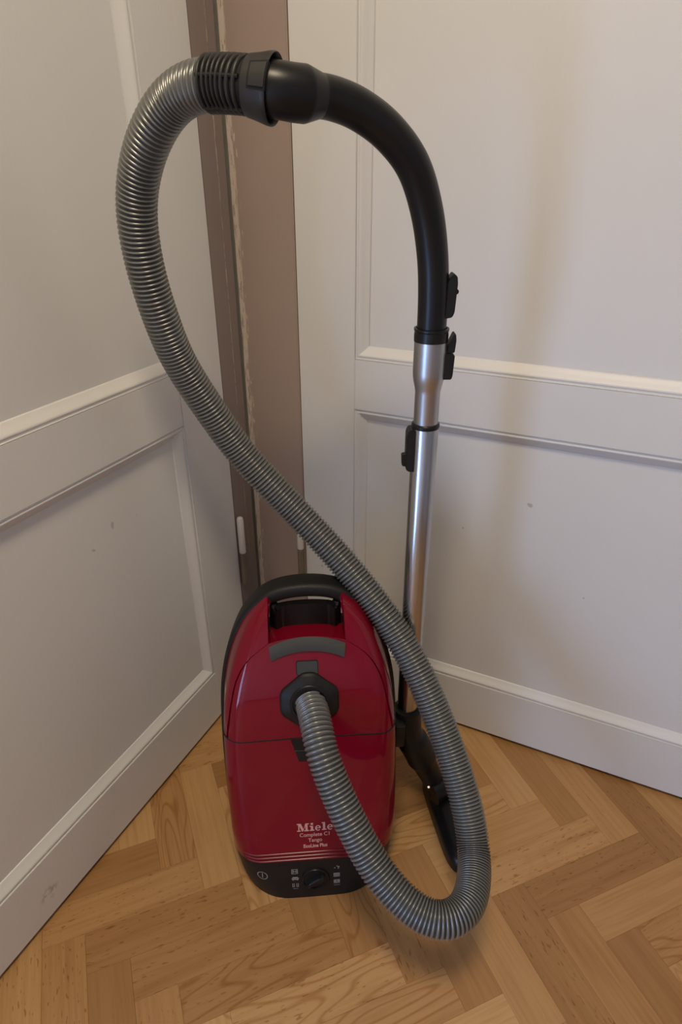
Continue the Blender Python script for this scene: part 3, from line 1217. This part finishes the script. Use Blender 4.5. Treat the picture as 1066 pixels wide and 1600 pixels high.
# longitudinal webs between the ribs
T0 = seg_path(DS0, DS1 + 0.004, 12)
for k in range(5):
    a = 2 * math.pi * k / 5 + 0.25
    pth = []
    for i in range(12):
        tdir = T0[min(i + 1, 11)] - T0[max(i - 1, 0)]
        tdir /= np.linalg.norm(tdir)
        u_ = np.cross(tdir, [0, 0, 1.0])
        u_ /= np.linalg.norm(u_)
        v_ = np.cross(u_, tdir)
        pth.append(T0[i] + 0.0240 * (math.cos(a) * u_ + math.sin(a) * v_))
    build('sleeve_web', *tube_data(pth, 0.0022, 8), M_BLACK, sleeve)
# cuff: bell flaring towards the handle
cprof = [(0.058, 0.0240), (0.0585, 0.0265), (0.060, 0.0272), (0.066, 0.0282), (0.073, 0.0297), (0.080, 0.0314), (0.0845, 0.0318), (0.0855, 0.0312), (0.0845, 0.0300), (0.078, 0.0285), (0.070, 0.0270)]
cpath = np.vstack([seg_path(d, d + 1e-5, 2)[:1] for d, r in cprof])
T_ = seg_path(0.052, 0.092, 2)
Tdir = (T_[1] - T_[0]) / np.linalg.norm(T_[1] - T_[0])


def bell(prof, seg=48):
    V, F = [], []
    u_ = np.cross(Tdir, [0, 0, 1.0])
    u_ /= np.linalg.norm(u_)
    v_ = np.cross(u_, Tdir)
    for d, r in prof:
        c_ = T_[0] + Tdir * (d - 0.052)
        V += [c_ + r * (math.cos(2 * math.pi * j / seg) * u_ + math.sin(2 * math.pi * j / seg) * v_) for j in range(seg)]
    for i in range(len(prof) - 1):
        for j in range(seg):
            k = (j + 1) % seg
            F.append((i * seg + j, i * seg + k, (i + 1) * seg + k, (i + 1) * seg + j))
    return V, F, u_, v_


bv, bf, bu, bv2 = bell(cprof)
cuff = build('cuff', bv, bf, M_CUFF, vac, 40)
cuff['label'] = 'black bell-shaped cuff joining hose and handle'
# release button on the cuff, on the side towards the room
camdir = w2l((0.698, -1.038, 1.10)) - (T_[0] + T_[1]) / 2
nrm = camdir - Tdir * (camdir @ Tdir)
nrm /= np.linalg.norm(nrm)
tang = np.cross(Tdir, nrm)
if tang[2] < 0:
    tang = -tang
nrm2 = nrm * math.cos(0.36) + tang * math.sin(0.36)
tang2 = -nrm * math.sin(0.36) + tang * math.cos(0.36)
for nm, sd0, sd1, hw_, r0, mt in (('button_recess', 0.0660, 0.0858, 0.0130, 0.0283, M_CORE), ('release_button', 0.0682, 0.0846, 0.0100, 0.0292, M_CUFF)):
    V = []
    for rr in (0.0, 0.006):
        for d in (sd0, sd1):
            for x in np.linspace(-hw_, hw_, 9):
                rad_ = r0 + 0.0036 * (d - 0.066) / 0.0185 + 0.0004 - rr
                a = x / 0.030
                V.append(T_[0] + Tdir * (d - 0.052) + rad_ * (nrm2 * math.cos(a) + tang2 * math.sin(a)))
    F = []
    for i in range(8):
        F.append((i, i + 1, 9 + i + 1, 9 + i))
        F.append((18 + i, 27 + i, 27 + i + 1, 18 + i + 1))
        F.append((i, 18 + i, 18 + i + 1, i + 1))
        F.append((9 + i, 9 + i + 1, 27 + i + 1, 27 + i))
    F += [(0, 9, 27, 18), (8, 26, 35, 17)]
    build(nm, V, F, mt, cuff, 30)

# handle pipe
hd0 = 0.070
hpth = seg_path(hd0, WL * 0.9995, 260)
hdist = np.linspace(hd0, WL, 260)
hr = np.interp(hdist, [0.07, 0.1165, 0.1180, 0.1330, 0.1345, 0.20, 0.30, WL], [0.0246, 0.0256, 0.0252, 0.0204, 0.0200, 0.0200, 0.0192, 0.0188])
handle = build('handle_pipe', *tube_data(hpth, hr, 40), M_BLACK, vac, 14)
handle['label'] = 'black bent handle pipe'

# ------------------------------------------------------------------ steel telescopic wand, vertical
wx, wy, _ = w2l((0.4475, -0.236, 0))
side = w2l(VO + Vector((CR.x, CR.y, 0)).normalized())          # towards the viewer's right
side /= np.linalg.norm(side)
fwd2 = np.array([-side[1], side[0], 0])
ZB = 0.245
outer = build('wand_tube', *lathe_z(wx, wy, [(0.0182, ZB), (0.0182, 0.782), (0.0176, 0.7835), (0.0001, 0.7835)], 48, False), M_STEEL, vac, 30)
outer['label'] = 'polished steel outer tube of the wand'
inner = build('wand_inner_tube', *lathe_z(wx, wy, [(0.0169, 0.770), (0.0169, 0.833), (0.0178, 0.839), (0.0200, 0.848), (0.0212, 0.855), (0.0214, 0.860), (0.0214, 0.901), (0.0001, 0.901)], 48, False), M_BRUSH, vac, 30)
inner['label'] = 'brushed steel upper tube of the wand, widening at the top'
build('wand_collar', *lathe_z(wx, wy, [(0.0165, 0.9005), (0.0220, 0.9005), (0.0222, 0.908), (0.0217, 0.913), (0.0226, 0.9145), (0.0226, 0.917), (0.0200, 0.9175)], 48, False), M_BLACK, inner, 30)
build('wand_ring', *lathe_z(wx, wy, [(0.0168, 0.783), (0.0190, 0.7825), (0.0196, 0.7855), (0.0190, 0.7885), (0.0168, 0.7895)], 48, False), M_BLACK, outer, 60)


def side_block(name, prof, halfw, r0, sgn, mat, parent, bev=0.0009):
    """profile [(outwards beyond r0, z)] in the plane of 'side', extruded +-halfw"""
    V, n = [], len(prof)
    for y in (-halfw, halfw):
        for e, z in prof:
            p = np.array([wx, wy, 0]) + sgn * side * (r0 + e) + fwd2 * y
            V.append((p[0], p[1], z))
    F = [tuple(range(n)), tuple(range(2 * n - 1, n - 1, -1))] + [(i, (i + 1) % n, n + (i + 1) % n, n + i) for i in range(n)]
    o = build(name, V, F, mat, parent, 0)
    bm = bmesh.new()
    bm.from_mesh(o.data)
    bmesh.ops.bevel(bm, geom=list(bm.edges), offset=bev, segments=2, affect='EDGES')
    bm.to_mesh(o.data)
    bm.free()
    for p in o.data.polygons:
        p.use_smooth = True
    o.data.set_sharp_from_angle(angle=math.radians(40))
    return o


sl_ = side_block('air_slider', [(-0.004, 0.930), (0.0060, 0.932), (0.0085, 0.938), (0.0100, 0.972), (0.0088, 0.981), (0.0040, 0.984), (-0.002, 0.975)], 0.0115, 0.0175, 1, M_BLACKM, handle)
side_block('slider_nub', [(0.008, 0.958), (0.0128, 0.9595), (0.0128, 0.9640), (0.008, 0.9655)], 0.005, 0.0175, 1, M_BLACKM, sl_, 0.0008)
ca = side_block('release_catch', [(-0.003, 0.852), (0.0080, 0.852), (0.0095, 0.857), (0.0105, 0.884), (0.0060, 0.886), (-0.003, 0.886)], 0.0110, 0.0205, 1, M_BLACKM, inner)
side_block('catch_lever', [(0.000, 0.887), (0.0100, 0.887), (0.0112, 0.903), (0.0100, 0.911), (0.0080, 0.911), (0.0020, 0.897)], 0.0095, 0.0205, 1, M_BLACKM, ca)
bt = side_block('length_button', [(-0.010, 0.718), (0.0060, 0.7195), (0.0090, 0.725), (0.0090, 0.774), (0.0060, 0.781), (-0.010, 0.782)], 0.0120, 0.0170, -1, M_BLACKM, outer, 0.0012)
side_block('button_nub', [(0.007, 0.7245), (0.0135, 0.7255), (0.0145, 0.742), (0.007, 0.743)], 0.0060, 0.0170, -1, M_BLACKM, bt, 0.001)

# ------------------------------------------------------------------ floor head
NP = [(0.1700, -0.1650, 0.256), (0.1722, -0.1652, 0.225), (0.1775, -0.1660, 0.190), (0.1970, -0.1690, 0.145), (0.2170, -0.1715, 0.095), (0.2350, -0.1680, 0.055), (0.2400, -0.1600, 0.036)]
npth, _ = catmull([L3(*p) for p in NP], 60)
npth[:, 0] += np.linspace(wx - npth[0, 0], 0, 60)
npth[:, 1] += np.linspace(wy - npth[0, 1], 0, 60)
nrad = np.interp(np.linspace(0, 1, 60), [0, 0.02, 0.03, 0.30, 0.36, 0.60, 0.66, 1.0], [0.0235, 0.0250, 0.0240, 0.0240, 0.0285, 0.0280, 0.0235, 0.0180])
head = build('floor_head', *tube_data(npth, nrad, 32), M_BLACKM, vac, 35)
head['label'] = 'black floor head with its elbow, lying on the floor beside the body'
# foot: long brush body, rounded in plan, domed on top
foot = []
fl, fw_ = 0.205, 0.072
cxs, cts = 0.2620, -0.118
V, F = [], []
levels = [(0.90, 0.000), (1.0, 0.004), (1.0, 0.018), (0.95, 0.027), (0.80, 0.033), (0.50, 0.036)]
npl = 40
for k, z in levels:
    for j in range(npl):
        a = 2 * math.pi * j / npl
        ca_, sa_ = math.cos(a), math.sin(a)
        s = math.copysign(abs(ca_) ** 0.5, ca_) * fw_ / 2 * (k if k < 1 else 1)
        t = math.copysign(abs(sa_) ** 0.4, sa_) * fl / 2 * (0.5 + 0.5 * k)
        s2 = s + t * 0.09
        V.append(L3(cxs + s2, cts + t, z))
for i in range(len(levels) - 1):
    for j in range(npl):
        k = (j + 1) % npl
        F.append((i * npl + j, i * npl + k, (i + 1) * npl + k, (i + 1) * npl + j))
F.append(tuple(range(npl)))
F.append(tuple((len(levels) - 1) * npl + j for j in range(npl)))
build('brush_foot', V, F, M_BLACK, head, 40)
hub, _ = catmull([L3(0.226, -0.150, 0.046), L3(0.258, -0.166, 0.046)], 6)
build('pivot_housing', *tube_data(hub, 0.0225, 28), M_BLACK, head, 40)
pv = np.array(L3(0.2215, -0.1560, 0.056))
build('pivot_pin', *tube_data([pv, pv + np.array(L3(-0.0015, 0.0065, 0.0105))], 0.0022, 14), M_DOT, head)

bpy.context.view_layer.update()
